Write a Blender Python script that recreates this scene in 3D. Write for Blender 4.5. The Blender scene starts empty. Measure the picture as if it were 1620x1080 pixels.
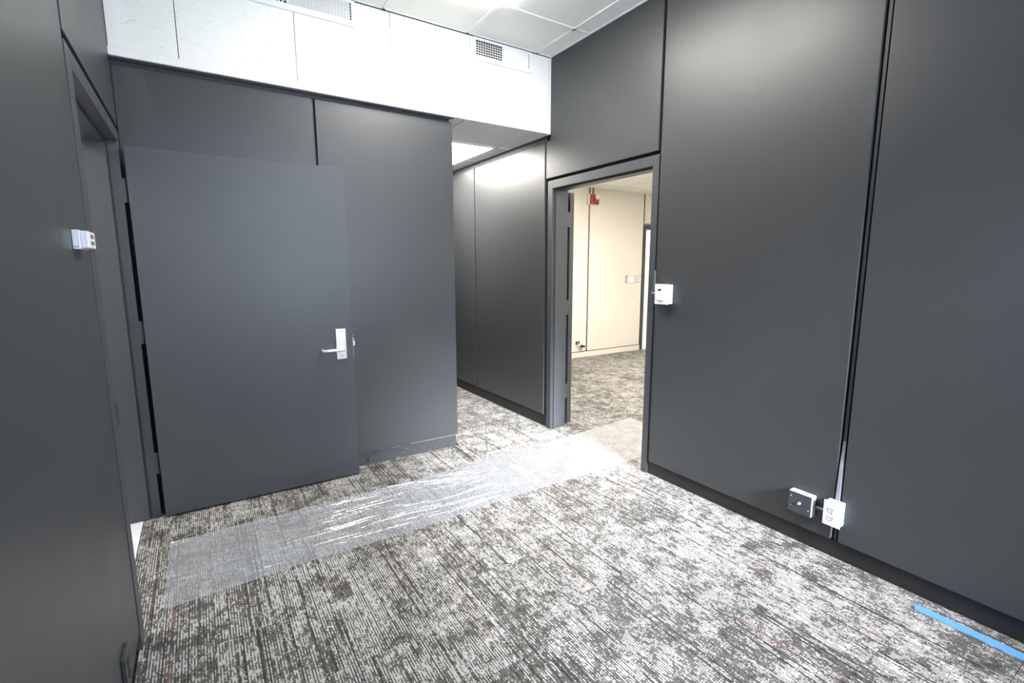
import bpy, bmesh, math, random
from mathutils import Vector, Matrix
random.seed(7)
S = bpy.context.scene
COL = S.collection

# ------------------------------------------------------------------ camera
F_PX, YAW, PITCH, ROLL, EYE = 767.7, 0.570715, -0.151098, -0.001631, 1.42
fw = Vector((math.sin(YAW) * math.cos(PITCH), math.cos(YAW) * math.cos(PITCH), math.sin(PITCH)))
rt = Vector((math.cos(YAW), -math.sin(YAW), 0)); up = rt.cross(fw)
rt2 = rt * math.cos(ROLL) + up * math.sin(ROLL); up2 = up * math.cos(ROLL) - rt * math.sin(ROLL)
cd = bpy.data.cameras.new('camera'); cam = bpy.data.objects.new('camera', cd); COL.objects.link(cam)
cd.sensor_width = 36.0; cd.lens = F_PX / 1620 * 36.0; cd.clip_start = 0.02; cd.clip_end = 100
M = Matrix((rt2, up2, -fw)).transposed().to_4x4(); M.translation = (0, 0, EYE)
cam.matrix_world = M
S.camera = cam

# ------------------------------------------------------------------ world, daylight, exposure
W = bpy.data.worlds.new('sky'); S.world = W; W.use_nodes = True
bg = W.node_tree.nodes['Background']; bg.inputs[0].default_value = (0.62, 0.76, 1.0, 1); bg.inputs[1].default_value = 1.0
WIN = dict(x0=0.55, x1=2.35, z0=1.0, z1=2.85, y=-1.75)     # window in the wall behind the camera


def area(name, loc, rot, sx, sy, power, colour):
    l = bpy.data.lights.new(name, 'AREA'); l.shape = 'RECTANGLE'; l.size = sx; l.size_y = sy
    l.energy = power; l.color = colour
    o = bpy.data.objects.new(name, l); COL.objects.link(o); o.location = loc; o.rotation_euler = rot
    return o


area('window_daylight', ((WIN['x0'] + WIN['x1']) / 2, WIN['y'] - 0.16, (WIN['z0'] + WIN['z1']) / 2),
     (math.radians(90), 0, 0), WIN['x1'] - WIN['x0'], WIN['z1'] - WIN['z0'], 150, (0.74, 0.84, 1.0))
sl = bpy.data.lights.new('sun', 'SUN'); sl.energy = 17.0; sl.angle = math.radians(13); sl.color = (0.88, 0.93, 1.0)
sun = bpy.data.objects.new('sun', sl); COL.objects.link(sun); sun.location = (0, -4, 4)
sun.rotation_euler = Vector((0.13, 0.90, -0.42)).to_track_quat('-Z', 'Y').to_euler()
TROFFER_MAIN, TROFFER_HALL, TROFFER_OFFICE = 28.0, 40.0, 38.0
S.cycles.denoising_prefilter = 'NONE'      # keeps the fine carpet ribs
S.view_settings.view_transform = 'Standard'; S.view_settings.look = 'None'
S.view_settings.gamma = 1.0; S.view_settings.use_curve_mapping = False
S.view_settings.exposure = 0.3


# ------------------------------------------------------------------ material helpers
class NT:
    def __init__(s, name):
        s.m = bpy.data.materials.new(name); s.m.use_nodes = True
        s.t = s.m.node_tree; s.t.nodes.clear()
        s.out = s.n('ShaderNodeOutputMaterial')

    def n(s, kind, **kw):
        nd = s.t.nodes.new(kind)
        for k, v in kw.items(): setattr(nd, k, v)
        return nd

    def put(s, sock, v):
        if isinstance(v, bpy.types.NodeSocket): s.t.links.new(v, sock)
        elif v is not None: sock.default_value = v

    def math(s, op, a, b=None, c=None, clamp=False):
        nd = s.n('ShaderNodeMath', operation=op, use_clamp=clamp)
        for i, v in enumerate((a, b, c)):
            if v is not None: s.put(nd.inputs[i], v)
        return nd.outputs[0]

    def xyz(s, a, b, c):
        nd = s.n('ShaderNodeCombineXYZ')
        for i, v in enumerate((a, b, c)): s.put(nd.inputs[i], v)
        return nd.outputs[0]

    def noise(s, vec, scale, detail=2.0, rough=0.5):
        nd = s.n('ShaderNodeTexNoise'); s.put(nd.inputs['Vector'], vec)
        nd.inputs['Scale'].default_value = scale; nd.inputs['Detail'].default_value = detail
        nd.inputs['Roughness'].default_value = rough
        return nd.outputs['Fac']

    def mix(s, fac, a, b):
        nd = s.n('ShaderNodeMix', data_type='RGBA')
        s.put(nd.inputs[0], fac); s.put(nd.inputs[6], a); s.put(nd.inputs[7], b)
        return nd.outputs[2]

    def step(s, v, lo, hi):
        nd = s.n('ShaderNodeMapRange', clamp=True)
        s.put(nd.inputs[0], v); nd.inputs[1].default_value = lo; nd.inputs[2].default_value = hi
        return nd.outputs[0]

    def pos(s):
        return s.n('ShaderNodeNewGeometry').outputs['Position']

    def bsdf(s, colour, rough=0.5, metal=0.0, bump=None, strength=0.1, dist=0.001, **kw):
        b = s.n('ShaderNodeBsdfPrincipled')
        s.put(b.inputs['Base Color'], colour); s.put(b.inputs['Roughness'], rough); b.inputs['Metallic'].default_value = metal
        for k, v in kw.items(): s.put(b.inputs[k.replace('_', ' ')], v)
        if bump is not None:
            bp = s.n('ShaderNodeBump'); bp.inputs['Strength'].default_value = strength; bp.inputs['Distance'].default_value = dist
            s.put(bp.inputs['Height'], bump); s.t.links.new(bp.outputs[0], b.inputs['Normal'])
        s.t.links.new(b.outputs[0], s.out.inputs[0])
        return b


def rgb(r, g, b): return (r, g, b, 1.0)


def simple(name, colour, rough=0.5, metal=0.0, grain=60.0, amount=0.12, **kw):
    t = NT(name); g = t.noise(t.pos(), grain, 3)
    dark = tuple(c * (1 - amount) for c in colour[:3]) + (1,)
    t.bsdf(t.mix(g, dark, colour), rough, metal, bump=g, strength=0.05, dist=0.001, **kw)
    return t.m


def paint(name, colour, rough=0.40):
    """satin wall paint over a fine vertical cloth grain"""
    t = NT(name); p = t.pos()
    sep = t.n('ShaderNodeSeparateXYZ'); t.put(sep.inputs[0], p)
    grain = t.noise(t.xyz(t.math('MULTIPLY', sep.outputs[0], 420.0), t.math('MULTIPLY', sep.outputs[1], 420.0),
                          t.math('MULTIPLY', sep.outputs[2], 38.0)), 1.0, 2)
    big = t.noise(p, 1.7, 4, 0.6)
    v = t.math('ADD', t.math('MULTIPLY', grain, 0.5), t.math('MULTIPLY', big, 0.5))
    lo = tuple(c * 0.86 for c in colour[:3]) + (1,); hi = tuple(c * 1.12 for c in colour[:3]) + (1,)
    r = t.math('ADD', rough - 0.06, t.math('MULTIPLY', big, 0.14))
    t.bsdf(t.mix(v, lo, hi), r, 0.0, bump=grain, strength=0.10, dist=0.0006)
    return t.m


CH = rgb(0.044, 0.0465, 0.050)
M_WALL = paint('charcoal_paint', CH)
M_DOOR = paint('charcoal_door_paint', rgb(0.052, 0.056, 0.063), 0.42)
M_BEIGE = paint('beige_paint', rgb(0.70, 0.67, 0.61), 0.6)
M_DARKGAP = simple('dark_recess', rgb(0.012, 0.012, 0.012), 0.9)
M_WHITE = simple('white_enamel', rgb(0.84, 0.85, 0.83), 0.45, grain=8, amount=0.04)
M_PLASTIC = simple('white_plastic', rgb(0.78, 0.79, 0.82), 0.35, grain=30, amount=0.04)
M_LILAC = simple('pale_grey_plastic', rgb(0.50, 0.53, 0.62), 0.4, grain=30, amount=0.05)
M_METAL = simple('brushed_steel', rgb(0.86, 0.86, 0.85), 0.28, 0.75, grain=200, amount=0.06)
M_BLACK = simple('black_plastic', rgb(0.012, 0.012, 0.013), 0.4)
M_RED = simple('red_plastic', rgb(0.42, 0.06, 0.06), 0.4)
M_TAPE = simple('blue_tape', rgb(0.10, 0.27, 0.68), 0.55, grain=90, amount=0.06)
M_GREYPAINT = simple('grey_painted_steel', rgb(0.15, 0.155, 0.17), 0.4, grain=40)
M_RACE = simple('grey_raceway', rgb(0.27, 0.28, 0.32), 0.35, grain=40)
M_BASE = simple('black_rubber_base', rgb(0.016, 0.016, 0.016), 0.55, grain=20)
M_GREEN = simple('dark_green_lens', rgb(0.02, 0.06, 0.045), 0.3)


def lamp_mat(name, colour, strength):
    t = NT(name); e = t.n('ShaderNodeEmission'); e.inputs[0].default_value = colour; e.inputs[1].default_value = strength
    t.t.links.new(e.outputs[0], t.out.inputs[0]); return t.m


M_LAMP = lamp_mat('fluorescent_lens', rgb(1.0, 0.97, 0.90), TROFFER_MAIN)
M_LAMPH = lamp_mat('hall_fluorescent_lens', rgb(1.0, 0.96, 0.88), TROFFER_HALL)
M_CLOSETFILL = lamp_mat('closet_fill_lens', rgb(1.0, 0.97, 0.92), 11.0)  # for the unseen lamp added to brighten the closet
M_LAMPW = lamp_mat('warm_fluorescent_lens', rgb(1.0, 0.93, 0.83), TROFFER_OFFICE)


def tile_mat():
    """white acoustic tile with pin holes"""
    t = NT('acoustic_tile'); p = t.pos()
    v = t.n('ShaderNodeTexVoronoi', feature='F1'); t.put(v.inputs['Vector'], p); v.inputs['Scale'].default_value = 105
    keep = t.noise(p, 23, 2)
    hole = t.math('MULTIPLY', t.step(v.outputs['Distance'], 0.24, 0.14), t.step(keep, 0.56, 0.60))
    g = t.noise(p, 160, 3)
    base = t.mix(g, rgb(0.79, 0.80, 0.77), rgb(0.87, 0.88, 0.85))
    t.bsdf(t.mix(hole, base, rgb(0.30, 0.30, 0.27)), 0.9, bump=g, strength=0.12)
    return t.m


M_TILE = tile_mat()


def carpet_mat():
    """loop pile plank: ribs along the plank broken into light, taupe and black dashes, a few orange ribs"""
    t = NT('ribbed_carpet'); p = t.pos()
    sep = t.n('ShaderNodeSeparateXYZ'); t.put(sep.inputs[0], p); X, Y = sep.outputs[0], sep.outputs[1]
    rnd = t.n('ShaderNodeObjectInfo').outputs['Random']
    seed = t.math('MULTIPLY', rnd, 91.7)
    ribf = t.math('DIVIDE', X, 0.0049)
    rib = t.math('FLOOR', ribf)
    fr = t.math('FRACT', ribf)
    dash = t.noise(t.xyz(t.math('MULTIPLY', rib, 7.317), t.math('MULTIPLY', Y, 30.0), seed), 1.0, 2.0, 0.6)
    spk = t.noise(t.xyz(t.math('MULTIPLY', rib, 3.71), t.math('MULTIPLY', Y, 170.0), seed), 1.0, 1.0)
    # soft blocks: coarse cells along X crossed with smooth bands along Y
    cellx = t.math('FLOOR', t.math('DIVIDE', t.math('ADD', X, t.math('MULTIPLY', rnd, 0.31)), 0.082))
    blk = t.noise(t.xyz(t.math('MULTIPLY', cellx, 5.13), t.math('MULTIPLY', Y, 8.5), seed), 1.0, 2.0, 0.55)
    soft = t.noise(t.xyz(t.math('MULTIPLY', X, 9.0), t.math('MULTIPLY', Y, 13.0), seed), 1.0, 3.0, 0.6)
    wr = t.n('ShaderNodeTexWhiteNoise', noise_dimensions='2D'); t.put(wr.inputs['Vector'], t.xyz(rib, seed, 0.0))
    wr2 = t.n('ShaderNodeTexWhiteNoise', noise_dimensions='2D')
    t.put(wr2.inputs['Vector'], t.xyz(t.math('ADD', rib, 517.0), seed, 0.0))
    line = t.math('MULTIPLY', t.step(wr.outputs['Value'], 0.86, 0.90), t.step(t.noise(t.xyz(rib, t.math('MULTIPLY', Y, 2.6), seed), 1.0, 1.0), 0.40, 0.52))
    par = t.math('SUBTRACT', t.math('MODULO', t.math('ABSOLUTE', rib), 2.0), 0.5)
    v = t.math('ADD', t.math('MULTIPLY', t.math('SUBTRACT', dash, 0.5), 1.15), t.math('MULTIPLY', t.math('SUBTRACT', spk, 0.5), 0.75))
    v = t.math('ADD', v, t.math('MULTIPLY', t.math('SUBTRACT', blk, 0.5), 0.66))
    v = t.math('ADD', v, t.math('MULTIPLY', t.math('SUBTRACT', soft, 0.5), 0.42))
    v = t.math('ADD', v, t.math('MULTIPLY', par, 0.20))
    v = t.math('ADD', v, t.math('MULTIPLY', t.math('SUBTRACT', rnd, 0.5), 0.10))
    v = t.math('SUBTRACT', v, t.math('MULTIPLY', line, 0.30))
    black, taupe, light = rgb(0.014, 0.013, 0.012), rgb(0.088, 0.081, 0.074), rgb(0.45, 0.445, 0.432)
    c = t.mix(t.step(v, -0.30, -0.17), black, taupe)
    c = t.mix(t.step(v, 0.03, 0.12), c, light)
    c = t.mix(t.math('MULTIPLY', line, t.step(spk, 0.62, 0.50)), c, black)
    org = t.math('MULTIPLY', t.step(wr2.outputs['Value'], 0.990, 0.991),
                 t.step(t.noise(t.xyz(rib, t.math('MULTIPLY', Y, 3.4), seed), 1.0, 1.0), 0.46, 0.50))
    org = t.math('MULTIPLY', org, t.step(spk, 0.42, 0.50))
    c = t.mix(org, c, rgb(0.34, 0.14, 0.09))
    groove_shade = t.math('MULTIPLY', t.step(t.math('ABSOLUTE', t.math('SUBTRACT', fr, 0.5)), 0.36, 0.5), 0.45)  # shade between ribs darkened into the colour; also used as relief
    c = t.mix(groove_shade, c, black)
    t.bsdf(c, 0.75, bump=t.math('ADD', spk, t.math('MULTIPLY', groove_shade, -1.0)), strength=0.25, dist=0.002)
    return t.m


M_CARPET = carpet_mat()


def marble_mat():
    t = NT('pale_vinyl'); p = t.pos()
    g = t.noise(p, 9, 6, 0.7)
    t.bsdf(t.mix(t.step(g, 0.45, 0.6), rgb(0.72, 0.72, 0.73), rgb(0.86, 0.86, 0.85)), 0.35); return t.m


M_VINYL = marble_mat()


def film_mat():
    """clear glossy protective film, a little milky"""
    t = NT('clear_floor_film'); p = t.pos()
    g = t.noise(p, 14, 3)
    tr = t.n('ShaderNodeBsdfTransparent'); tr.inputs[0].default_value = rgb(0.93, 0.94, 0.96)
    df = t.n('ShaderNodeBsdfDiffuse'); df.inputs[0].default_value = rgb(0.80, 0.82, 0.86)
    milk = t.n('ShaderNodeMixShader'); milk.inputs[0].default_value = 0.26
    t.t.links.new(tr.outputs[0], milk.inputs[1]); t.t.links.new(df.outputs[0], milk.inputs[2])
    gl = t.n('ShaderNodeBsdfGlossy'); gl.inputs[0].default_value = rgb(1, 1, 1)
    t.put(gl.inputs['Roughness'], t.math('ADD', 0.13, t.math('MULTIPLY', g, 0.12)))
    lw = t.n('ShaderNodeFresnel'); lw.inputs['IOR'].default_value = 1.55
    fac = t.math('MULTIPLY', lw.outputs[0], 1.5, clamp=True)      # both faces of the film reflect
    mx = t.n('ShaderNodeMixShader'); t.put(mx.inputs[0], fac)
    t.t.links.new(milk.outputs[0], mx.inputs[1]); t.t.links.new(gl.outputs[0], mx.inputs[2])
    t.t.links.new(mx.outputs[0], t.out.inputs[0]); return t.m


M_FILM = film_mat()


def scuffed_mat():
    """charcoal base with chipped pale marks"""
    t = NT('scuffed_charcoal_base'); p = t.pos()
    sep = t.n('ShaderNodeSeparateXYZ'); t.put(sep.inputs[0], p)
    g = t.noise(t.xyz(t.math('MULTIPLY', sep.outputs[0], 16.0), 0.0, t.math('MULTIPLY', sep.outputs[2], 70.0)), 1.0, 4, 0.6)
    chip = t.step(g, 0.63, 0.67)
    t.bsdf(t.mix(chip, CH, rgb(0.22, 0.23, 0.27)), 0.5); return t.m


M_SCUFF = scuffed_mat()


def edge_mat():
    """panel edge where the paint has chipped off bare wood in places"""
    t = NT('chipped_wood_edge'); p = t.pos()
    sep = t.n('ShaderNodeSeparateXYZ'); t.put(sep.inputs[0], p)
    bare = t.math('ADD', t.noise(p, 11, 4, 0.7), t.math('MULTIPLY', t.math('SUBTRACT', sep.outputs[0], 1.25), 0.28))
    wood = t.mix(t.noise(p, 140, 2), rgb(0.30, 0.17, 0.10), rgb(0.46, 0.30, 0.19))
    t.bsdf(t.mix(t.step(bare, 0.46, 0.56), CH, wood), 0.7); return t.m


M_WOOD = edge_mat()


def glass_mat():
    t = NT('window_glass')
    tr = t.n('ShaderNodeBsdfTransparent'); gl = t.n('ShaderNodeBsdfGlossy'); gl.inputs['Roughness'].default_value = 0.02
    fr = t.n('ShaderNodeFresnel'); fr.inputs[0].default_value = 1.45
    mx = t.n('ShaderNodeMixShader'); t.put(mx.inputs[0], fr.outputs[0])
    t.t.links.new(tr.outputs[0], mx.inputs[1]); t.t.links.new(gl.outputs[0], mx.inputs[2]); t.t.links.new(mx.outputs[0], t.out.inputs[0])
    return t.m


M_GLASS = glass_mat()


# ------------------------------------------------------------------ mesh helpers
def B(*boxes, bevel=0.0, seg=2):
    """boxes given as (x0,x1,y0,y1,z0,z1)"""
    bm = bmesh.new()
    for x0, x1, y0, y1, z0, z1 in boxes:
        vs = [bm.verts.new((x, y, z)) for x in (x0, x1) for y in (y0, y1) for z in (z0, z1)]
        for f in ((0, 1, 3, 2), (4, 6, 7, 5), (0, 4, 5, 1), (2, 3, 7, 6), (0, 2, 6, 4), (1, 5, 7, 3)):
            bm.faces.new([vs[i] for i in f])
    if bevel:
        bmesh.ops.bevel(bm, geom=list(bm.edges), offset=bevel, segments=seg, affect='EDGES', profile=0.5)
    return bm


def prism_x(poly, x0, x1, bevel=0.0):
    """polygon in (y,z) extruded along x"""
    bm = bmesh.new()
    a = [bm.verts.new((x0, y, z)) for y, z in poly]; b = [bm.verts.new((x1, y, z)) for y, z in poly]
    bm.faces.new(a); bm.faces.new(b[::-1]); n = len(poly)
    for i in range(n): bm.faces.new((a[i], b[i], b[(i + 1) % n], a[(i + 1) % n]))
    bmesh.ops.recalc_face_normals(bm, faces=bm.faces)
    if bevel: bmesh.ops.bevel(bm, geom=list(bm.edges), offset=bevel, segments=2, affect='EDGES')
    return bm


def tube(pts, radii, n=12, bm=None, flat=(1.0, 1.0)):
    bm = bm or bmesh.new(); rings = []
    pts = [Vector(p) for p in pts]
    if not isinstance(radii, (list, tuple)): radii = [radii] * len(pts)
    prev = None
    for i, p in enumerate(pts):
        d = (pts[min(i + 1, len(pts) - 1)] - pts[max(i - 1, 0)]).normalized()
        u = prev - d * prev.dot(d) if prev else (Vector((0, 0, 1)) if abs(d.z) < 0.9 else Vector((1, 0, 0))).cross(d)
        u.normalize(); prev = u; w = d.cross(u)
        rings.append([bm.verts.new(p + (u * math.cos(k * 2 * math.pi / n) * flat[0] + w * math.sin(k * 2 * math.pi / n) * flat[1]) * radii[i]) for k in range(n)])
    for a, b in zip(rings, rings[1:]):
        for k in range(n): bm.faces.new((a[k], a[(k + 1) % n], b[(k + 1) % n], b[k]))
    bm.faces.new(rings[0][::-1]); bm.faces.new(rings[-1])
    return bm


def disc(c, axis, r, h, n=16, bm=None):
    c = Vector(c); a = Vector(axis).normalized()
    return tube([c, c + a * h * 0.75, c + a * h], [r, r, r * 0.8], n, bm)


def wloc(o):
    v = Vector(o.location)
    while o.parent: o = o.parent; v += o.location
    return v


def obj(name, bm, mat, parent=None, smooth=False, origin=None, keep=False):
    if isinstance(bm, bpy.types.Mesh): me = bm; c = Vector(origin or (0, 0, 0))
    else:
        if not keep: bmesh.ops.recalc_face_normals(bm, faces=bm.faces)
        xs = [v.co for v in bm.verts]
        lo = Vector([min(v[i] for v in xs) for i in range(3)]); hi = Vector([max(v[i] for v in xs) for i in range(3)])
        c = Vector(((lo.x + hi.x) / 2, (lo.y + hi.y) / 2, lo.z)) if origin is None else Vector(origin)
        for v in bm.verts: v.co -= c
        me = bpy.data.meshes.new(name); bm.to_mesh(me); bm.free()
        if smooth:
            for p in me.polygons: p.use_smooth = True
            me.set_sharp_from_angle(angle=math.radians(40))
        me.materials.append(mat)
    o = bpy.data.objects.new(name, me); COL.objects.link(o)
    if parent: o.parent = parent; o.location = c - wloc(parent)
    else: o.location = c
    return o


def tag(o, label, cat, group=None, kind=None):
    o['label'] = label; o['category'] = cat
    if group: o['group'] = group
    if kind: o['kind'] = kind
    return o


def struct(o, label, cat): return tag(o, label, cat, None, 'structure')


def empty(name, loc):
    o = bpy.data.objects.new(name, None); COL.objects.link(o); o.location = loc; o.empty_display_size = 0.1
    return o


# ------------------------------------------------------------------ key planes (metres)
XR, XL, YB = 2.52, -0.290, 3.385          # faces of the right, left and back panels
YS, ZS, ZC = 3.34, 2.496, 3.073           # soffit face, soffit underside, main ceiling
YF = -1.75                                # wall behind the camera
XO = 2.69                                 # office side of the right wall
YO, ZO = 5.83, 2.63                       # office back wall, office ceiling
XK = 1.655                                # corridor end of the back wall
YE = 7.0                                  # corridor end

# ------------------------------------------------------------------ floor: sub-floor slab and carpet planks
floor = struct(obj('floor', B((-2.2, 7.6, -1.95, 7.4, -0.16, -0.007)), M_DARKGAP), 'grey striped carpet plank floor of the dark room, corridor and beige office', 'floor')
RECTS = [(XL - 0.082, XL - 0.012, 2.215, 3.305), (XL - 0.012, 2.535, YF, 3.402), (XK + 0.022, 2.535, 3.402, YE),
         (2.535, XO - 0.01, 2.254, 3.309), (XO - 0.01, 7.4, 0.6, YO)]
PW, PL, GAP = 0.3265, 1.0, 0.0010
plank_cache = {}
ci = -2
while -0.06 + ci * PW < 7.4:
    a0 = -0.06 + ci * PW; a1 = a0 + PW
    off = 2.006 + [0.0, 0.62, 0.31, 0.83, 0.47][ci % 5] - 5.0
    for r in range(11):
        b0 = off + r * PL; b1 = b0 + PL
        bxs = []
        for x0, x1, y0, y1 in RECTS:
            x0 = max(x0, a0 + GAP); x1 = min(x1, a1 - GAP); y0 = max(y0, b0 + GAP); y1 = min(y1, b1 - GAP)
            if x1 - x0 > 0.004 and y1 - y0 > 0.004: bxs.append((x0, x1, y0, y1, -0.007, 0.0))
        if not bxs: continue
        key = None
        if len(bxs) == 1:
            q = bxs[0]; key = (round(q[1] - q[0], 4), round(q[3] - q[2], 4))
        if key in plank_cache:
            obj('carpet_plank', plank_cache[key], M_CARPET, floor, origin=((q[0] + q[1]) / 2, (q[2] + q[3]) / 2, -0.007))
        else:
            o = obj('carpet_plank', B(*bxs), M_CARPET, floor)
            if key: plank_cache[key] = o.data
    ci += 1
struct(obj('floor_closet', B((-1.9, XL - 0.084, 1.6, 4.2, -0.007, -0.001), (-1.9, -1.89, 1.6, 4.2, -0.007, 0.0))
           , M_VINYL), 'pale marbled vinyl floor just beyond the left doorway', 'floor')

# ------------------------------------------------------------------ right wall (panels proud of a recessed core)
core = 2.548
wr = struct(obj('wall_right', B((core, XO, YF, 2.198, 0.0, 3.2), (core, XO, 2.198, 3.378, 2.132, 3.2), (core, XO, 3.378, YE, 0.0, 3.2)), M_WALL),
            'dark charcoal right wall of tall flat panels with narrow reveals', 'wall')


def panel_r(y0, y1, z0, z1): return obj('panel', B((XR, core, y0, y1, z0, z1), bevel=0.0022), M_WALL, wr)


for y0, y1 in ((-1.70, -0.235), (-0.205, 0.990), (1.022, 2.176)): panel_r(y0, y1, 0.093, 3.062)
obj('panel', prism_x([(2.206, 2.152), (3.393, 2.152), (3.393, 2.448), (3.336, 2.448), (3.336, 3.062), (2.206, 3.062)], XR, core, 0.0022), M_WALL, wr)
for y0, y1 in ((3.411, 4.642), (4.662, 5.88), (5.90, 6.98)): panel_r(y0, y1, 0.112, 2.446)
for y0, y1, z1 in ((-0.226, -0.214, 3.062), (0.999, 1.013, 3.062), (2.183, 2.193, 3.062), (5.885, 5.895, 2.446)):
    obj('reveal_batten', B((2.530, core, y0, y1, 0.093, z1), bevel=0.001), M_WALL, wr)
obj('joint_shade_strip', B((core - 0.004, core, 2.206, 3.393, 2.1305, 2.1515)), M_DARKGAP, wr)  # black backing strips, here and below, put the joint shade into the colour
for y0, y1 in ((3.393, 3.411), (4.642, 4.662)): obj('joint_shade_strip', B((core - 0.006, core, y0, y1, 0.112, 2.446)), M_DARKGAP, wr)
obj('top_band', B((2.532, core, 3.40, YE, 2.452, 2.49)), M_WALL, wr)
struct(obj('baseboard_right', B((2.536, core, YF, 2.196, 0.0, 0.088)), M_BASE), 'low recessed black base along the right wall before the doorway', 'baseboard')
struct(obj('baseboard_corridor', B((2.536, core, 3.38, YE, 0.0, 0.106)), M_BASE), 'low recessed black base along the corridor wall beyond the doorway', 'baseboard')

# ------------------------------------------------------------------ left wall
lc = -0.318
wl = struct(obj('wall_left', B((-0.45, lc, YF, 2.125, 0.0, 3.2), (-0.45, lc, 2.125, 3.372, 2.132, 3.2), (-0.45, lc, 3.372, 3.70, 0.0, 3.2)), M_WALL),
            'dark charcoal left wall panels around the doorway with the open door', 'wall')
for y0, y1 in ((-1.70, -0.37), (-0.345, 0.855), (0.880, 2.098)):
    obj('panel', B((lc, XL, y0, y1, 0.093, 3.062), bevel=0.0022), M_WALL, wl)
obj('panel', prism_x([(2.122, 2.152), (3.384, 2.152), (3.384, 2.488), (3.336, 2.488), (3.336, 3.062), (2.122, 3.062)], lc, XL, 0.0022), M_WALL, wl)
obj('joint_shade_strip', B((lc, lc + 0.004, 2.10, 3.384, 2.1285, 2.1515)), M_DARKGAP, wl)  # black backing paints in the shade of the groove over the door
obj('panel', B((lc, XL, 3.371, 3.384, 0.0, 2.128)), M_WALL, wl)
obj('reveal_batten', B((lc, -0.312, 2.102, 2.114, 0.0, 3.062)), M_WALL, wl)
struct(obj('baseboard_left', B((lc, -0.306, YF, 2.10, 0.0, 0.088)), M_BASE), 'low recessed black base along the left wall', 'baseboard')

# ------------------------------------------------------------------ back wall block, corridor side and soffit
bc = 3.412
wb = struct(obj('wall_back', B((lc, XK - 0.012, bc, bc + 0.12, 0.0, 2.52), (XK - 0.13, XK - 0.012, bc + 0.12, YE, 0.0, 2.52)), M_WALL),
            'charcoal panelled wall behind the open door, ending at the corridor corner', 'wall')
obj('panel', B((XL + 0.0004, 0.681, YB, bc, 0.100, 2.466), bevel=0.0025), M_WALL, wb)
obj('panel', B((0.706, XK, YB, bc, 0.100, 2.466), bevel=0.0025), M_WALL, wb)
obj('panel', B((XK - 0.012, XK, bc + 0.003, 4.6, 0.100, 2.466), bevel=0.0025), M_WALL, wb)
obj('panel', B((XK - 0.012, XK, 4.62, 6.98, 0.100, 2.466), bevel=0.0025), M_WALL, wb)
obj('reveal_batten', B((0.682, 0.694, YB + 0.010, bc, 0.0, 2.466)), M_WALL, wb)
obj('top_band', B((XL, XK - 0.02, YB + 0.012, bc, 2.468, 2.500)), M_WALL, wb)
e = obj('bare_edge', B((0.90, XK - 0.002, YB + 0.002, bc - 0.004, 0.0965, 0.0995)), M_WOOD, wb); e['label'] = 'strip of bare orange wood along the panel bottom'
bb = struct(obj('baseboard_back', B((XL, XK - 0.010, YB + 0.016, bc - 0.0005, 0.0, 0.094)), M_SCUFF), 'scuffed charcoal base under the back wall panels', 'baseboard')
bm = bmesh.new(); vs = [bm.verts.new(v) for v in ((0.922, YB + 0.0155, 0.024), (0.945, YB + 0.0155, 0.022), (0.941, YB + 0.0155, 0.036), (0.936, YB + 0.0155, 0.062), (0.930, YB + 0.0155, 0.048))]
bm.faces.new(vs); obj('chipped_hole', bm, M_BLACK, bb)

so = struct(obj('wall_soffit', B((XL, XR + 0.02, YS + 0.014, bc + 0.10, ZS + 0.012, 3.2)), M_DARKGAP), 'bright white tiled drop face above the back wall and corridor', 'wall')
sx = [XL + 0.002, 0.012, 0.606, 1.196, 1.790, 2.496]
for a, b in zip(sx, sx[1:]):
    obj('soffit_tile', B((a + 0.0018, b - 0.0018, YS, YS + 0.014, ZS + 0.040, ZC - 0.004), bevel=0.001, seg=1), M_TILE, so)
obj('edge_trim', B((XL + 0.001, XR - 0.002, YS - 0.004, YS + 0.014, ZS, ZS + 0.0385), (XL + 0.001, XR - 0.002, YS - 0.004, YS + 0.03, ZS - 0.003, ZS)), M_WHITE, so)
obj('corner_trim', B((2.497, XR - 0.001, YS - 0.003, YS + 0.014, ZS + 0.040, ZC - 0.004)), M_WHITE, so)
obj('edge_trim', B((XL + 0.001, XK, YS - 0.001, YS + 0.045, ZS - 0.008, ZS - 0.0035)), M_GREYPAINT, so)


# ------------------------------------------------------------------ ceilings of lay-in tiles on a grid
def ceiling(name, label, x0, x1, y0, y1, z, xg, yg, skip=()):
    c = struct(obj(name, B((x0, x1, y0, y1, z + 0.03, z + 0.06)), M_WHITE), label, 'ceiling')
    xs = sorted({x0, x1, *[x for x in xg if x0 < x < x1]}); ys = sorted({y0, y1, *[y for y in yg if y0 < y < y1]})
    for i, (a, b) in enumerate(zip(xs, xs[1:])):
        for j, (d, e2) in enumerate(zip(ys, ys[1:])):
            cx, cy = (a + b) / 2, (d + e2) / 2
            if any(q[0] < cx < q[1] and q[2] < cy < q[3] for q in skip): continue
            obj('ceiling_tile', B((a + 0.010, b - 0.010, d + 0.010, e2 - 0.010, z + 0.006, z + 0.022)), M_TILE, c)

    def clear(px, py): return not any(q[0] + 0.02 < px < q[1] - 0.02 and q[2] + 0.02 < py < q[3] - 0.02 for q in skip)
    for x in xs:
        for d, e2 in zip(ys, ys[1:]):
            if clear(x, (d + e2) / 2): obj('grid_bar', B((max(x - 0.012, x0), min(x + 0.012, x1), d + 0.013, e2 - 0.013, z, z + 0.007)), M_WHITE, c)
    for y in ys:
        for a, b in zip(xs, xs[1:]):
            if clear((a + b) / 2, y): obj('grid_bar', B((a - 0.011 if a > x0 else a, b + 0.011 if b < x1 else b, max(y - 0.012, y0), min(y + 0.012, y1), z, z + 0.007)), M_WHITE, c)
    return c


def steps(v, n, d=0.61): return [v + d * k for k in range(-n, n + 1)]


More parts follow.
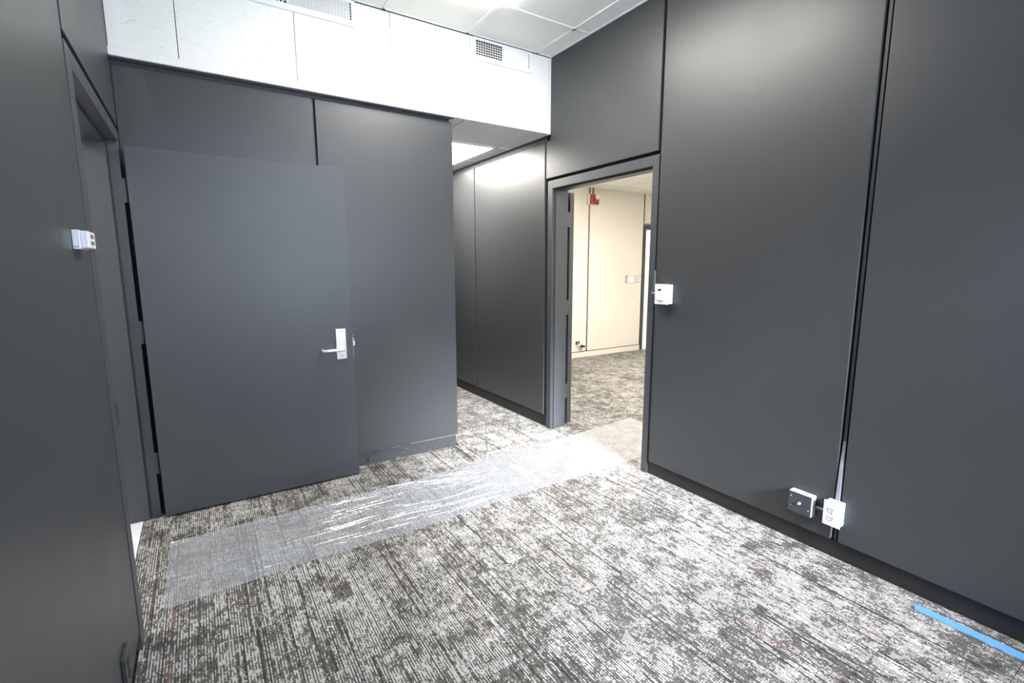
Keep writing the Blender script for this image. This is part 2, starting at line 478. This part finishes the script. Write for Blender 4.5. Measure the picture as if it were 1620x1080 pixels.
MAIN_LIGHT = (1.155, 1.765, 1.66, 2.88)
HALL_LIGHT = (1.775, 2.385, 3.975, 5.195)
ceiling('ceiling', 'high white tiled ceiling of the dark room', XL, XR - 0.001, YF, YS - 0.004, ZC, steps(2.375, 5), steps(2.88, 9), [MAIN_LIGHT])
ceiling('ceiling_corridor', 'low white tiled ceiling over the corridor', XK, XR + 0.011, YS + 0.03, YE, ZS, [1.775, 2.385], [3.975, 4.585, 5.195, 5.805, 6.415], [HALL_LIGHT])
OFF_L = [(3.75, 4.97, 2.49, 3.10), (3.75, 4.97, 4.32 - 0.61, 4.32), (5.58, 6.80, 1.27, 1.88)]
ceiling('ceiling_office', 'off-white tiled ceiling of the beige office', XO, 7.4, 0.6, YO, ZO, [5.58 + 0.61 * k for k in range(-5, 4)], [5.54 - 0.61 * k for k in range(0, 9)], OFF_L)


def troffer(rect, z, mat, label, group=None, drop=0.0):
    x0, x1, y0, y1 = rect
    t = empty('ceiling_light', ((x0 + x1) / 2, (y0 + y1) / 2, z))
    tag(t, label, 'light', group)
    w = 0.022
    zf = z - 0.004
    obj('frame', B((x0 + .004, x1 - .004, y0 + .004, y0 + w, zf, z + .012), (x0 + .004, x1 - .004, y1 - w, y1 - .004, zf, z + .012),
                   (x0 + .004, x0 + w, y0 + w, y1 - w, zf, z + .012), (x1 - w, x1 - .004, y0 + w, y1 - w, zf, z + .012)), M_WHITE, t)
    obj('lens', B((x0 + w, x1 - w, y0 + w, y1 - w, z - drop + .001, z + .010)), mat, t)
    return t


troffer(MAIN_LIGHT, ZC, M_LAMP, 'lit fluorescent ceiling panel in the high ceiling before the white soffit', drop=0.035)
troffer(HALL_LIGHT, ZS, M_LAMPH, 'lit fluorescent ceiling panel over the corridor')
for q, w_ in zip(OFF_L, ('just inside the doorway', 'nearer the control plate wall', 'by the near office wall')):
    troffer(q, ZO, M_LAMPW, 'lit fluorescent ceiling panel in the beige office ' + w_, 'office ceiling lights')


# ------------------------------------------------------------------ wall behind the camera, with a window
W_ = WIN
struct(obj('wall_front', B((XL - .1, W_['x0'], YF - .12, YF, 0, 3.2), (W_['x1'], XR + .1, YF - .12, YF, 0, 3.2),
                           (W_['x0'], W_['x1'], YF - .12, YF, 0, W_['z0']), (W_['x0'], W_['x1'], YF - .12, YF, W_['z1'], 3.2)), M_WALL),
       'charcoal wall with the daylight window facing the corridor', 'wall')
wn = struct(obj('window_1', B((W_['x0'], W_['x1'], YF - .07, YF - .066, W_['z0'], W_['z1'])), M_GLASS), 'wide daylight window pane in the charcoal wall', 'window')
cx = (W_['x0'] + W_['x1']) / 2
obj('window_frame', B((W_['x0'], W_['x1'], YF - .1, YF - .03, W_['z0'], W_['z0'] + .04), (W_['x0'], W_['x1'], YF - .1, YF - .03, W_['z1'] - .04, W_['z1']),
                      (W_['x0'], W_['x0'] + .04, YF - .1, YF - .03, W_['z0'], W_['z1']), (W_['x1'] - .04, W_['x1'], YF - .1, YF - .03, W_['z0'], W_['z1']),
                      (cx - .02, cx + .02, YF - .1, YF - .03, W_['z0'], W_['z1'])), M_GREYPAINT, wn)
struct(obj('wall_corridor_end', B((XK - .13, XO, YE, YE + .1, 0, 2.6)), M_WALL), 'charcoal wall closing the far end of the corridor', 'wall')

# ------------------------------------------------------------------ closet beyond the left doorway
struct(obj('wall_closet', B((-1.95, -1.9, 1.55, 4.25, 0, 2.6), (-1.9, -0.451, 1.55, 1.6, 0, 2.6), (-1.9, -0.451, 4.2, 4.25, 0, 2.6), (-1.9, -0.451, 1.6, 4.2, 2.55, 2.6)), M_WHITE),
       'plain white walls of the small room beyond the left doorway', 'wall')
troffer((-1.5, -0.9, 2.2, 3.4), 2.53, M_CLOSETFILL, 'unseen fill lamp panel added in the small room beyond the left doorway')  # added lamp, out of view, brightens the closet floor and jamb


# ------------------------------------------------------------------ door frames
def screws(parent, pts, axis, r=0.0035):
    for p in pts: obj('screw', disc(p, axis, r, 0.0008, 8), M_DOOR, parent)


# left frame: opening y 2.212..3.308, head 2.065
t1 = empty('trim_1', (XL, 2.76, 0)); struct(t1, 'charcoal steel frame of the left doorway', 'door frame')
obj('jamb', B((-0.45, XL, 2.128, 2.212, 0.0, 2.128), bevel=0.0015), M_DOOR, t1)
fj = obj('jamb', B((-0.45, XL, 3.308, 3.370, 0.0, 2.128), bevel=0.0015), M_DOOR, t1)
obj('head', B((-0.45, XL, 2.212, 3.308, 2.065, 2.128), bevel=0.0015), M_DOOR, t1)
obj('stop', B((-0.449, -0.341, 2.212, 2.226, 0.0, 2.065)), M_DOOR, t1)
obj('stop', B((-0.449, -0.341, 3.294, 3.308, 0.0, 2.065), bevel=0.001), M_DOOR, t1)
obj('stop', B((-0.449, -0.341, 2.226, 3.294, 2.050, 2.065)), M_DOOR, t1)
obj('stop_shade_strip', B((-0.3405, -0.3335, 3.3015, 3.3075, 0.0, 2.050)), M_BLACK, t1)  # black strip stands in for the shade line beside the stop
obj('strike_plate', B((-0.333, XL + 0.001, 2.2125, 2.2145, 0.850, 0.945), (XL + 0.0005, XL + 0.007, 2.2125, 2.221, 0.855, 0.940), bevel=0.0006), M_DOOR, t1)

# right frame: opening y 2.252..3.312
t2 = empty('trim_2', (XR, 2.78, 0)); struct(t2, 'charcoal steel frame of the right doorway into the beige office', 'door frame')
obj('jamb', B((2.526, XO + .004, 2.200, 2.252, 0.0, 2.130), bevel=0.0015), M_DOOR, t2)
obj('jamb', B((2.526, XO + .004, 3.312, 3.374, 0.0, 2.130), bevel=0.0015), M_DOOR, t2)
obj('head', B((2.526, XO + .004, 2.252, 3.312, 2.066, 2.130), bevel=0.0015), M_DOOR, t2)
obj('stop', B((2.556, 2.645, 3.300, 3.312, 0.0, 2.066), bevel=0.001), M_DOOR, t2)
obj('stop', B((2.556, 2.645, 2.252, 2.264, 0.0, 2.066), bevel=0.001), M_DOOR, t2)
obj('stop', B((2.556, 2.645, 2.264, 3.300, 2.054, 2.066), bevel=0.001), M_DOOR, t2)

# ------------------------------------------------------------------ left door leaf, open against the back wall
d1 = empty('door_1', (0.285, 3.2865, 0.012)); struct(d1, 'wide charcoal door standing open in front of the back wall panels', 'door')
DX0, DX1, DY0, DY1 = -0.266, 0.836, 3.264, 3.309
obj('leaf', B((DX0, DX1, DY0, DY1, 0.012, 2.043), bevel=0.0018), M_DOOR, d1)
for z0, z1 in ((1.760, 1.882), (1.009, 1.135), (0.262, 0.386)):
    h = obj('hinge', B((-0.312, -0.270, 3.3045, 3.3078, z0, z1)), M_DOOR, d1)
    obj('hinge_knuckle', tube([(-0.281, 3.302, z0), (-0.281, 3.302, z1)], 0.0058, 12), M_DOOR, h, True)
    screws(h, [(-0.303, 3.3045, z0 + (z1 - z0) * k) for k in (0.2, 0.5, 0.8)] + [(-0.293, 3.3045, z0 + (z1 - z0) * k) for k in (0.35, 0.65)], (0, -1, 0))
es = obj('escutcheon', B((0.726, 0.790, DY0 - 0.009, DY0, 0.826, 1.026), bevel=0.002), M_METAL, d1); es['label'] = 'white-bright steel escutcheon plate'
for z in (1.008, 0.845): obj('screw', disc((0.760, DY0 - 0.009, z), (0, -1, 0), 0.0042, 0.0016, 10), M_GREYPAINT, es)
ly = DY0 - 0.058
lv = obj('lever', tube([(0.762, DY0 - 0.009, 0.893), (0.762, ly + 0.012, 0.893), (0.757, ly + 0.003, 0.893), (0.745, ly, 0.8935),
                        (0.700, ly, 0.894), (0.655, ly, 0.8945), (0.643, ly + 0.004, 0.8945), (0.637, ly + 0.013, 0.8945), (0.636, ly + 0.046, 0.8945)], 0.0098, 16), M_METAL, d1, True)
lv['label'] = 'bent steel lever handle'
obj('rose', disc((0.762, DY0 - 0.009, 0.893), (0, -1, 0), 0.017, 0.006, 20), M_METAL, d1, True)
obj('latch_plate', B((DX1 - 0.001, DX1 + 0.0025, DY0 + 0.006, DY1 - 0.008, 0.822, 0.985), bevel=0.0006), M_METAL, d1)
obj('latch_bolt', prism_x([(DY0 + 0.010, 0.905), (DY0 + 0.030, 0.905), (DY0 + 0.030, 0.938), (DY0 + 0.010, 0.938)], DX1 + 0.002, DX1 + 0.014, 0.001), M_METAL, d1)
obj('dead_latch', B((DX1 + 0.002, DX1 + 0.010, DY0 + 0.012, DY0 + 0.026, 0.946, 0.954), bevel=0.001), M_METAL, d1)

# ------------------------------------------------------------------ right door leaf, folded back into the office
d2 = empty('door_2', (2.757, 3.87, 0.012)); struct(d2, 'charcoal office door folded back, only its hinged edge showing in the doorway', 'door')
obj('leaf', B((2.734, 2.779, 3.334, 4.396, 0.016, 2.050), bevel=0.0018), M_DOOR, d2)
for z0, z1 in ((1.762, 1.884), (1.010, 1.136), (0.262, 0.386)):
    h = obj('hinge', B((2.650, 2.703, 3.3085, 3.3115, z0, z1), (2.708, 2.766, 3.331, 3.334, z0, z1)), M_DOOR, d2)
    obj('hinge_knuckle', tube([(2.707, 3.322, z0), (2.707, 3.322, z1)], 0.011, 12), M_DOOR, h, True)
    screws(h, [(2.750, 3.331, z0 + (z1 - z0) * k) for k in (0.2, 0.5, 0.8)], (0, -1, 0))

# ------------------------------------------------------------------ beige office
OC = 0.026
wo = struct(obj('wall_office_back', B((XO, 6.392, YO + OC, YO + .14, 0, ZO + .05), (6.392, 7.36, YO + OC, YO + .14, 2.13, ZO + .05), (7.36, 7.5, YO + OC, YO + .14, 0, ZO + .05)), M_BEIGE),
            'cream beige panelled back wall of the office seen through the doorway', 'wall')
for a, b in ((XO + .01, 3.930), (3.955, 5.152), (5.180, 6.366)):
    obj('panel', B((a, b, YO, YO + OC, 0.098, ZO - .004), bevel=0.002), M_BEIGE, wo)
obj('panel', B((6.400, 7.38, YO, YO + OC, 2.160, ZO - .004), bevel=0.002), M_BEIGE, wo)
for a, b in ((3.930, 3.955), (5.152, 5.180)): obj('reveal', B((a, b, YO + .018, YO + OC, 0.098, ZO - .004)), M_DARKGAP, wo)
obj('reveal', B((6.367, 6.399, YO + .018, YO + OC, 2.16, ZO - .004)), M_DARKGAP, wo)
obj('reveal', B((XO + .01, 6.366, YO + .012, YO + OC, 0.086, 0.0975)), M_DARKGAP, wo)
struct(obj('baseboard_office', B((XO + .01, 6.384, YO + .004, YO + OC - .0005, 0.0, 0.085)), M_BEIGE), 'cream base under the beige office panels', 'baseboard')
t3 = empty('trim_3', (6.87, YO, 0)); struct(t3, 'dark frame of the bright doorway at the end of the beige office wall', 'door frame')
obj('jamb', B((6.386, 6.446, YO - .004, YO + .14, 0, 2.112), bevel=0.0015), M_DOOR, t3)
obj('jamb', B((7.30, 7.36, YO - .004, YO + .14, 0, 2.112), bevel=0.0015), M_DOOR, t3)
obj('head', B((6.446, 7.30, YO - .004, YO + .14, 2.052, 2.112), bevel=0.0015), M_DOOR, t3)
obj('head_cap', B((6.384, 7.36, YO - .006, YO + .02, 2.114, 2.142)), M_GREYPAINT, t3)
struct(obj('wall_office_right', B((7.40, 7.5, 0.5, YO + .03, 0, ZO + .05)), M_BEIGE), 'cream beige side wall of the office', 'wall')
struct(obj('wall_office_front', B((XO, 7.5, 0.5, 0.6, 0, ZO + .05)), M_BEIGE), 'cream beige near wall of the office', 'wall')
struct(obj('wall_office_left', B((XO, XO + 0.006, 0.6, 2.198, 0, ZO), (XO, XO + 0.006, 3.376, YO, 0, ZO), (XO, XO + 0.006, 2.198, 3.376, 2.132, ZO)), M_BEIGE), 'cream beige office side of the dividing wall', 'wall')
# lobby beyond the office
struct(obj('wall_lobby', B((6.1, 7.6, 7.2, 7.3, 0, 2.7), (6.0, 6.1, YO + .14, 7.3, 0, 2.7), (7.5, 7.6, YO + .14, 7.3, 0, 2.7), (6.0, 7.6, YO + .14, 7.3, 2.65, 2.7)), M_WHITE), 'bright white lobby walls past the far office doorway', 'wall')
struct(obj('floor_lobby', B((6.1, 7.5, YO, 7.2, -0.007, -0.001)), M_VINYL), 'pale lobby floor past the far office doorway', 'floor')
troffer((6.5, 7.1, 6.2, 6.9), 2.63, M_LAMPW, 'lit fluorescent ceiling panel in the lobby past the office')

# fire alarm strobe
fa = empty('fire_alarm', (5.215, YO - .03, 2.375)); tag(fa, 'red fire alarm strobe high on the beige office wall', 'fire alarm')
obj('back_box', B((5.105, 5.300, YO - .030, YO, 2.372, 2.528), bevel=0.003), M_BEIGE, fa)
obj('red_body', B((5.146, 5.305, YO - .062, YO - .030, 2.376, 2.524), bevel=0.006), M_RED, fa)
bm = tube([(5.262, YO - .062, 2.490), (5.262, YO - .085, 2.490), (5.262, YO - .098, 2.490)], [0.040, 0.036, 0.020], 16)
obj('strobe_lens', bm, M_PLASTIC, fa, True)
obj('speaker_slot', B((5.188, 5.206, YO - .0645, YO - .062, 2.400, 2.500)), M_BLACK, fa)
obj('speaker_slot', B((5.262, 5.292, YO - .0645, YO - .062, 2.425, 2.443)), M_BLACK, fa)
obj('label_plate', B((5.225, 5.295, YO - .064, YO - .062, 2.386, 2.402)), M_BLACK, fa)
tag(obj('conduit', tube([(5.228, YO - .012, 2.530), (5.228, YO - .012, ZO - .002)], 0.011, 10), M_GREYPAINT, smooth=True), 'short thin conduit from the red fire alarm up to the office ceiling', 'conduit')
# control plate
cp = empty('control_panel', (6.168, YO - .01, 1.165)); tag(cp, 'white control plate with a keypad on the beige office wall', 'control panel')
obj('base_plate', B((5.990, 6.348, YO - .008, YO, 1.164, 1.284), bevel=0.002), M_GREYPAINT, cp)
obj('end_cover', B((6.000, 6.034, YO - .016, YO - .008, 1.172, 1.276), bevel=0.002), M_BEIGE, cp)
obj('end_cover', B((6.305, 6.338, YO - .016, YO - .008, 1.172, 1.276), bevel=0.002), M_BEIGE, cp)
obj('face', B((6.042, 6.298, YO - .018, YO - .008, 1.166, 1.282), bevel=0.002), M_PLASTIC, cp)
for i in range(4):
    for j in range(3):
        obj('key', B((6.175 + i * .030, 6.193 + i * .030, YO - .0205, YO - .018, 1.180 + j * .035, 1.196 + j * .035)), M_GREYPAINT, cp)
# low cable outlet
lo_ = empty('cable_outlet', (5.02, YO - .02, 0.17)); tag(lo_, 'low black cable outlet with a bent plug near the office base', 'outlet')
obj('plate', B((4.935, 5.010, YO - .012, YO, 0.215, 0.262), bevel=0.004), M_BLACK, lo_)
obj('cable', tube([(4.965, YO - .012, 0.24), (4.955, YO - .045, 0.225), (4.975, YO - .055, 0.198), (5.01, YO - .05, 0.190)], 0.008, 10), M_PLASTIC, lo_, True)
obj('plug', tube([(4.985, YO - .05, 0.193), (5.03, YO - .05, 0.188), (5.085, YO - .048, 0.180)], [0.018, 0.022, 0.014], 12), M_BLACK, lo_, True)


# ------------------------------------------------------------------ soffit supply vents
def vent(x0, x1, xs, z0, z1, label):
    v = empty('air_vent', ((x0 + x1) / 2, YS, z0)); tag(v, label, 'vent', 'air vents in the white soffit')
    fwid = 0.022; y1 = YS - 0.0005; y0 = YS - 0.012
    zb, zt = z0 - 0.034, min(z1 + 0.016, ZC - 0.005)
    obj('frame', B((x0 - fwid, x1 + fwid, y0, y1, zb, z0), (x0 - fwid, x1 + fwid, y0, y1, z1, zt),
                   (x0 - fwid, x0, y0, y1, z0, z1), (x1, x1 + fwid, y0, y1, z0, z1)), M_WHITE, v)
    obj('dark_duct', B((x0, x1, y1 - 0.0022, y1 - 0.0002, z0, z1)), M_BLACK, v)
    obj('mullion', B((xs - 0.004, xs + 0.004, y0 - 0.004, y0 + 0.006, z0, z1)), M_WHITE, v)
    n = int((x1 - x0) / 0.0195)
    for k in range(1, n):
        x = x0 + (x1 - x0) * k / n
        if abs(x - xs) < 0.008: continue
        s = 0.0045 if x < xs else -0.0092
        bm = bmesh.new(); th = 0.0011
        a = Vector((x - s, y0 - 0.003, 0)); b = Vector((x + s, y0 + 0.009, 0)); nrm = Vector((b.y - a.y, a.x - b.x, 0)).normalized() * th
        q = [a + nrm, b + nrm, b - nrm, a - nrm]
        lo = [bm.verts.new((p.x, p.y, z0)) for p in q]; hi = [bm.verts.new((p.x, p.y, z1)) for p in q]
        bm.faces.new(lo); bm.faces.new(hi[::-1])
        for i in range(4): bm.faces.new((lo[i], lo[(i + 1) % 4], hi[(i + 1) % 4], hi[i]))
        obj('vertical_blade', bm, M_WHITE, v)
    for k in range(1, 6):
        z = z0 + (z1 - z0) * k / 6
        obj('cross_blade', B((x0, x1, y0 + 0.0055, y0 + 0.0085, z - 0.0022, z + 0.0022)), M_WHITE, v)
    return v


vent(0.372, 0.946, 0.575, 2.953, 3.053, 'white air vent grille in the soffit over the open door')
vent(1.832, 2.300, 2.058, 2.949, 3.049, 'white air vent grille in the soffit over the corridor mouth')

# ------------------------------------------------------------------ right wall fittings
sw = empty('light_switch', (XR - .02, 2.09, 1.19)); tag(sw, 'white boxed light switch beside the right door frame', 'light switch')
obj('box', B((XR - .045, XR - .0005, 2.040, 2.140, 1.190, 1.312), bevel=0.004), M_PLASTIC, sw)
obj('cover', B((XR - .051, XR - .045, 2.036, 2.144, 1.187, 1.315), bevel=0.002), M_PLASTIC, sw)
obj('rocker', B((XR - .058, XR - .051, 2.070, 2.118, 1.212, 1.270), bevel=0.002), M_WHITE, sw)
obj('sensor_window', B((XR - .056, XR - .051, 2.092, 2.116, 1.271, 1.284)), M_GREEN, sw)
screws(sw, [(XR - .051, 2.09, 1.303), (XR - .051, 2.09, 1.198)], (-1, 0, 0))
cn = empty('cable_raceway', (XR - .01, 2.187, 1.26)); tag(cn, 'thin grey raceway coming out of the panel joint at the light switch', 'raceway')
obj('riser', B((XR - .009, 2.545, 2.182, 2.193, 1.272, 1.400), bevel=0.002), M_GREYPAINT, cn)
obj('nipple', tube([(XR - .020, 2.188, 1.255), (XR - .020, 2.142, 1.255)], 0.0065, 10), M_METAL, cn, True)
obj('elbow', B((XR - .026, 2.53, 2.182, 2.194, 1.246, 1.274), bevel=0.002), M_GREYPAINT, cn)

ou = empty('wall_outlet', (XR - .02, 1.006, 0.18)); tag(ou, 'white double socket box at the foot of the wide panel joint', 'outlet')
obj('box', B((XR - .042, XR + .006, 0.972, 1.042, 0.186, 0.302), bevel=0.003), M_LILAC, ou)
cv = obj('cover', B((XR - .047, XR - .042, 0.968, 1.046, 0.182, 0.306), bevel=0.002), M_PLASTIC, ou)
for zc in (0.265, 0.222):
    sc = obj('socket', tube([(XR - .0468, 1.007, zc), (XR - .0490, 1.007, zc)], 0.016, 20, flat=(1, 1)), M_PLASTIC, ou)
    obj('slot', B((XR - .0497, XR - .0488, 1.011, 1.0135, zc - .001, zc + .008)), M_BLACK, sc)
    obj('slot', B((XR - .0497, XR - .0488, 1.0005, 1.003, zc - .001, zc + .007)), M_BLACK, sc)
    obj('slot', disc((XR - .0488, 1.007, zc - .008), (-1, 0, 0), 0.0028, 0.001, 8), M_BLACK, sc)
screws(ou, [(XR - .047, 1.007, 0.2435)], (-1, 0, 0), 0.003)
rw = empty('cable_raceway', (XR, 1.006, 0.30)); tag(rw, 'pale grey raceway running down the wide panel joint into the white socket', 'raceway')
bm = bmesh.new()
for z, w, d in ((0.303, .0085, .020), (0.47, .0075, .014), (0.60, .006, .004), (0.66, .005, -.004)):
    for sy, dx in ((-1, 0.0), (-1, 1), (1, 1), (1, 0.0)):
        bm.verts.new((2.534 - d * dx if dx else 2.540, 1.006 + sy * w, z))
bm.verts.ensure_lookup_table()
for i in range(3):
    for k in range(4): bm.faces.new([bm.verts[i * 4 + k], bm.verts[i * 4 + (k + 1) % 4], bm.verts[i * 4 + 4 + (k + 1) % 4], bm.verts[i * 4 + 4 + k]])
bm.faces.new([bm.verts[k] for k in range(4)]); bm.faces.new([bm.verts[12 + k] for k in range(4)])
obj('tapered_channel', bm, M_RACE, rw)
obj('lower_stub', tube([(XR - .004, 1.020, 0.180), (XR - .004, 1.021, 0.135), (XR - .003, 1.022, 0.108)], [0.006, 0.006, 0.007], 10), M_DOOR, rw, True)

bx_ = empty('cable_box', (XR - .02, 1.15, 0.18)); tag(bx_, 'square pale grey cable box with a dark cover and one round jack', 'cable box')
obj('box', B((XR - .040, XR - .0005, 1.100, 1.214, 0.180, 0.288), bevel=0.003), M_LILAC, bx_)
obj('cover', B((XR - .045, XR - .040, 1.103, 1.214, 0.180, 0.285), bevel=0.0015), M_WALL, bx_)
obj('jack', tube([(XR - .045, 1.158, 0.235), (XR - .049, 1.158, 0.235), (XR - .057, 1.158, 0.235)], [0.008, 0.006, 0.005], 12), M_METAL, bx_, True)
for p in ((1.200, 0.212), (1.200, 0.262), (1.114, 0.212)): obj('screw', disc((XR - .045, p[0], p[1]), (-1, 0, 0), 0.0035, 0.0015, 8), M_METAL, bx_)
tag(obj('conduit', tube([(XR - .016, 1.100, 0.236), (XR - .016, 1.042, 0.236)], 0.008, 10), M_GREYPAINT, smooth=True), 'short dark conduit joining the square cable box and the white socket', 'conduit')

# ------------------------------------------------------------------ left wall fittings
th = empty('light_switch', (XL + .02, 1.9, 1.48)); tag(th, 'white double switch box beside the left door frame', 'light switch')
obj('box', B((XL + .0005, XL + .018, 1.846, 1.965, 1.474, 1.528), bevel=0.002), M_PLASTIC, th)
obj('cover', B((XL + .018, XL + .036, 1.852, 1.960, 1.477, 1.526), bevel=0.003), M_PLASTIC, th)
for z in (1.488, 1.507): obj('rocker', B((XL + .036, XL + .0375, 1.885, 1.930, z, z + .010)), M_GREYPAINT, th)
obj('button', B((XL + .004, XL + .007, 1.8445, 1.846, 1.479, 1.482)), M_BLACK, th)
obj('button', B((XL + .010, XL + .013, 1.8445, 1.846, 1.479, 1.482)), M_BLACK, th)
lo2 = empty('wall_outlet', (XL + .01, 1.77, 0.17)); tag(lo2, 'charcoal painted socket box low on the left wall', 'outlet')
obj('box', B((XL + .0005, XL + .012, 1.715, 1.800, 0.150, 0.262), bevel=0.002), M_WALL, lo2)
for z in (0.185, 0.225): obj('socket', tube([(XL + .012, 1.757, z), (XL + .0145, 1.757, z)], 0.015, 16), M_BLACK, lo2)

# ------------------------------------------------------------------ blue tape and floor film
bm = bmesh.new(); pts = []
n = 18
for i in range(n + 1):
    f = i / n; y = 0.640 - f * 0.95
    x = 2.437 + 0.010 * f + 0.002 * math.sin(f * 9)
    pts.append((x, y))
for x, y in pts:
    for dx in (-0.023, 0.023):
        jag = 0.012 if (dx > 0 and y > 0.63) else 0.0
        for z in (0.0006, 0.0016): bm.verts.new((x + dx, y + jag, z))
bm.verts.ensure_lookup_table()
for i in range(n):
    a = [bm.verts[i * 4 + k] for k in range(4)]; b = [bm.verts[i * 4 + 4 + k] for k in range(4)]
    for p, q in ((0, 1), (1, 3), (3, 2), (2, 0)): bm.faces.new((a[p], a[q], b[q], b[p]))
bm.faces.new([bm.verts[k] for k in (0, 1, 3, 2)]); bm.faces.new([bm.verts[n * 4 + k] for k in (0, 1, 3, 2)])
tag(obj('tape_strip', bm, M_TAPE), 'strip of blue masking tape stuck on the carpet along the right wall', 'tape')

rw_ = random.Random(4)
ridges = []
for k in range(80):
    x = rw_.choice((rw_.uniform(-0.1, 0.5), rw_.uniform(0.4, 1.5), rw_.uniform(0.5, 1.3))); y = rw_.uniform(2.42, 2.93)
    ridges.append((x, y, rw_.uniform(-0.34, 0.12), rw_.uniform(0.10, 0.36), rw_.uniform(0.003, 0.009), rw_.uniform(0.003, 0.007), rw_.uniform(-0.4, 0.4)))


def film_z(x, y):
    z = 0.0035 + 0.0012 * math.sin(x * 7 + y * 5) + 0.001 * math.sin(x * 17 - y * 23)
    for cx_, cy_, sl, ln, hgt, wd, cv_ in ridges:
        dx = x - cx_
        if abs(dx) > ln: continue
        dy = y - (cy_ + sl * dx + cv_ * dx * dx)
        if abs(dy) > wd * 3: continue
        z += hgt * math.exp(-(dy / wd) ** 2) * (1 - (dx / ln) ** 2)
    return z


NX, NY = 460, 230
bm = bmesh.new(); grid = []
for i in range(NX + 1):
    x = -0.235 + i / NX * (3.35 + 0.235)
    y0 = 2.352 + 0.022 * min(1, max(0, x)) + 0.008 * math.sin(x * 5.1) + 0.035 * max(0.0, min(1, (x - 1.0)))
    y1 = 2.944 + 0.010 * math.sin(x * 4.3) + 0.03 * max(0.0, min(1.0, x - 0.3)) + 0.09 * max(0, x - 1.3) ** 0.8
    y1 = min(y1, 3.20)
    grid.append([bm.verts.new((x, y0 + (y1 - y0) * j / NY, film_z(x, y0 + (y1 - y0) * j / NY))) for j in range(NY + 1)])
for i in range(NX):
    for j in range(NY): bm.faces.new((grid[i][j], grid[i + 1][j], grid[i + 1][j + 1], grid[i][j + 1]))   # faces look up
tag(obj('protective_film', bm, M_FILM, smooth=True, keep=True), 'wrinkled clear plastic floor film laid across the carpet between the doorways', 'plastic film')

chips = random.Random(9)
for px, py in ((0.297, 1.893), (0.283, 1.884), (0.325, 1.868), (0.338, 1.862), (0.318, 1.852)):
    bm = bmesh.new(); n = 6; top = []; bot = []
    for k in range(n):
        r_ = chips.uniform(0.003, 0.007); a_ = k * 2 * math.pi / n
        bot.append(bm.verts.new((px + r_ * math.cos(a_), py + r_ * 0.6 * math.sin(a_), 0.0003)))
        top.append(bm.verts.new((px + r_ * 0.8 * math.cos(a_), py + r_ * 0.5 * math.sin(a_), 0.0018)))
    bm.faces.new(top); bm.faces.new(bot[::-1])
    for k in range(n): bm.faces.new((bot[k], bot[(k + 1) % n], top[(k + 1) % n], top[k]))
    tag(obj('paint_flake', bm, M_PLASTIC), 'tiny white paint flake lying on the carpet', 'debris', 'white flakes on the carpet')
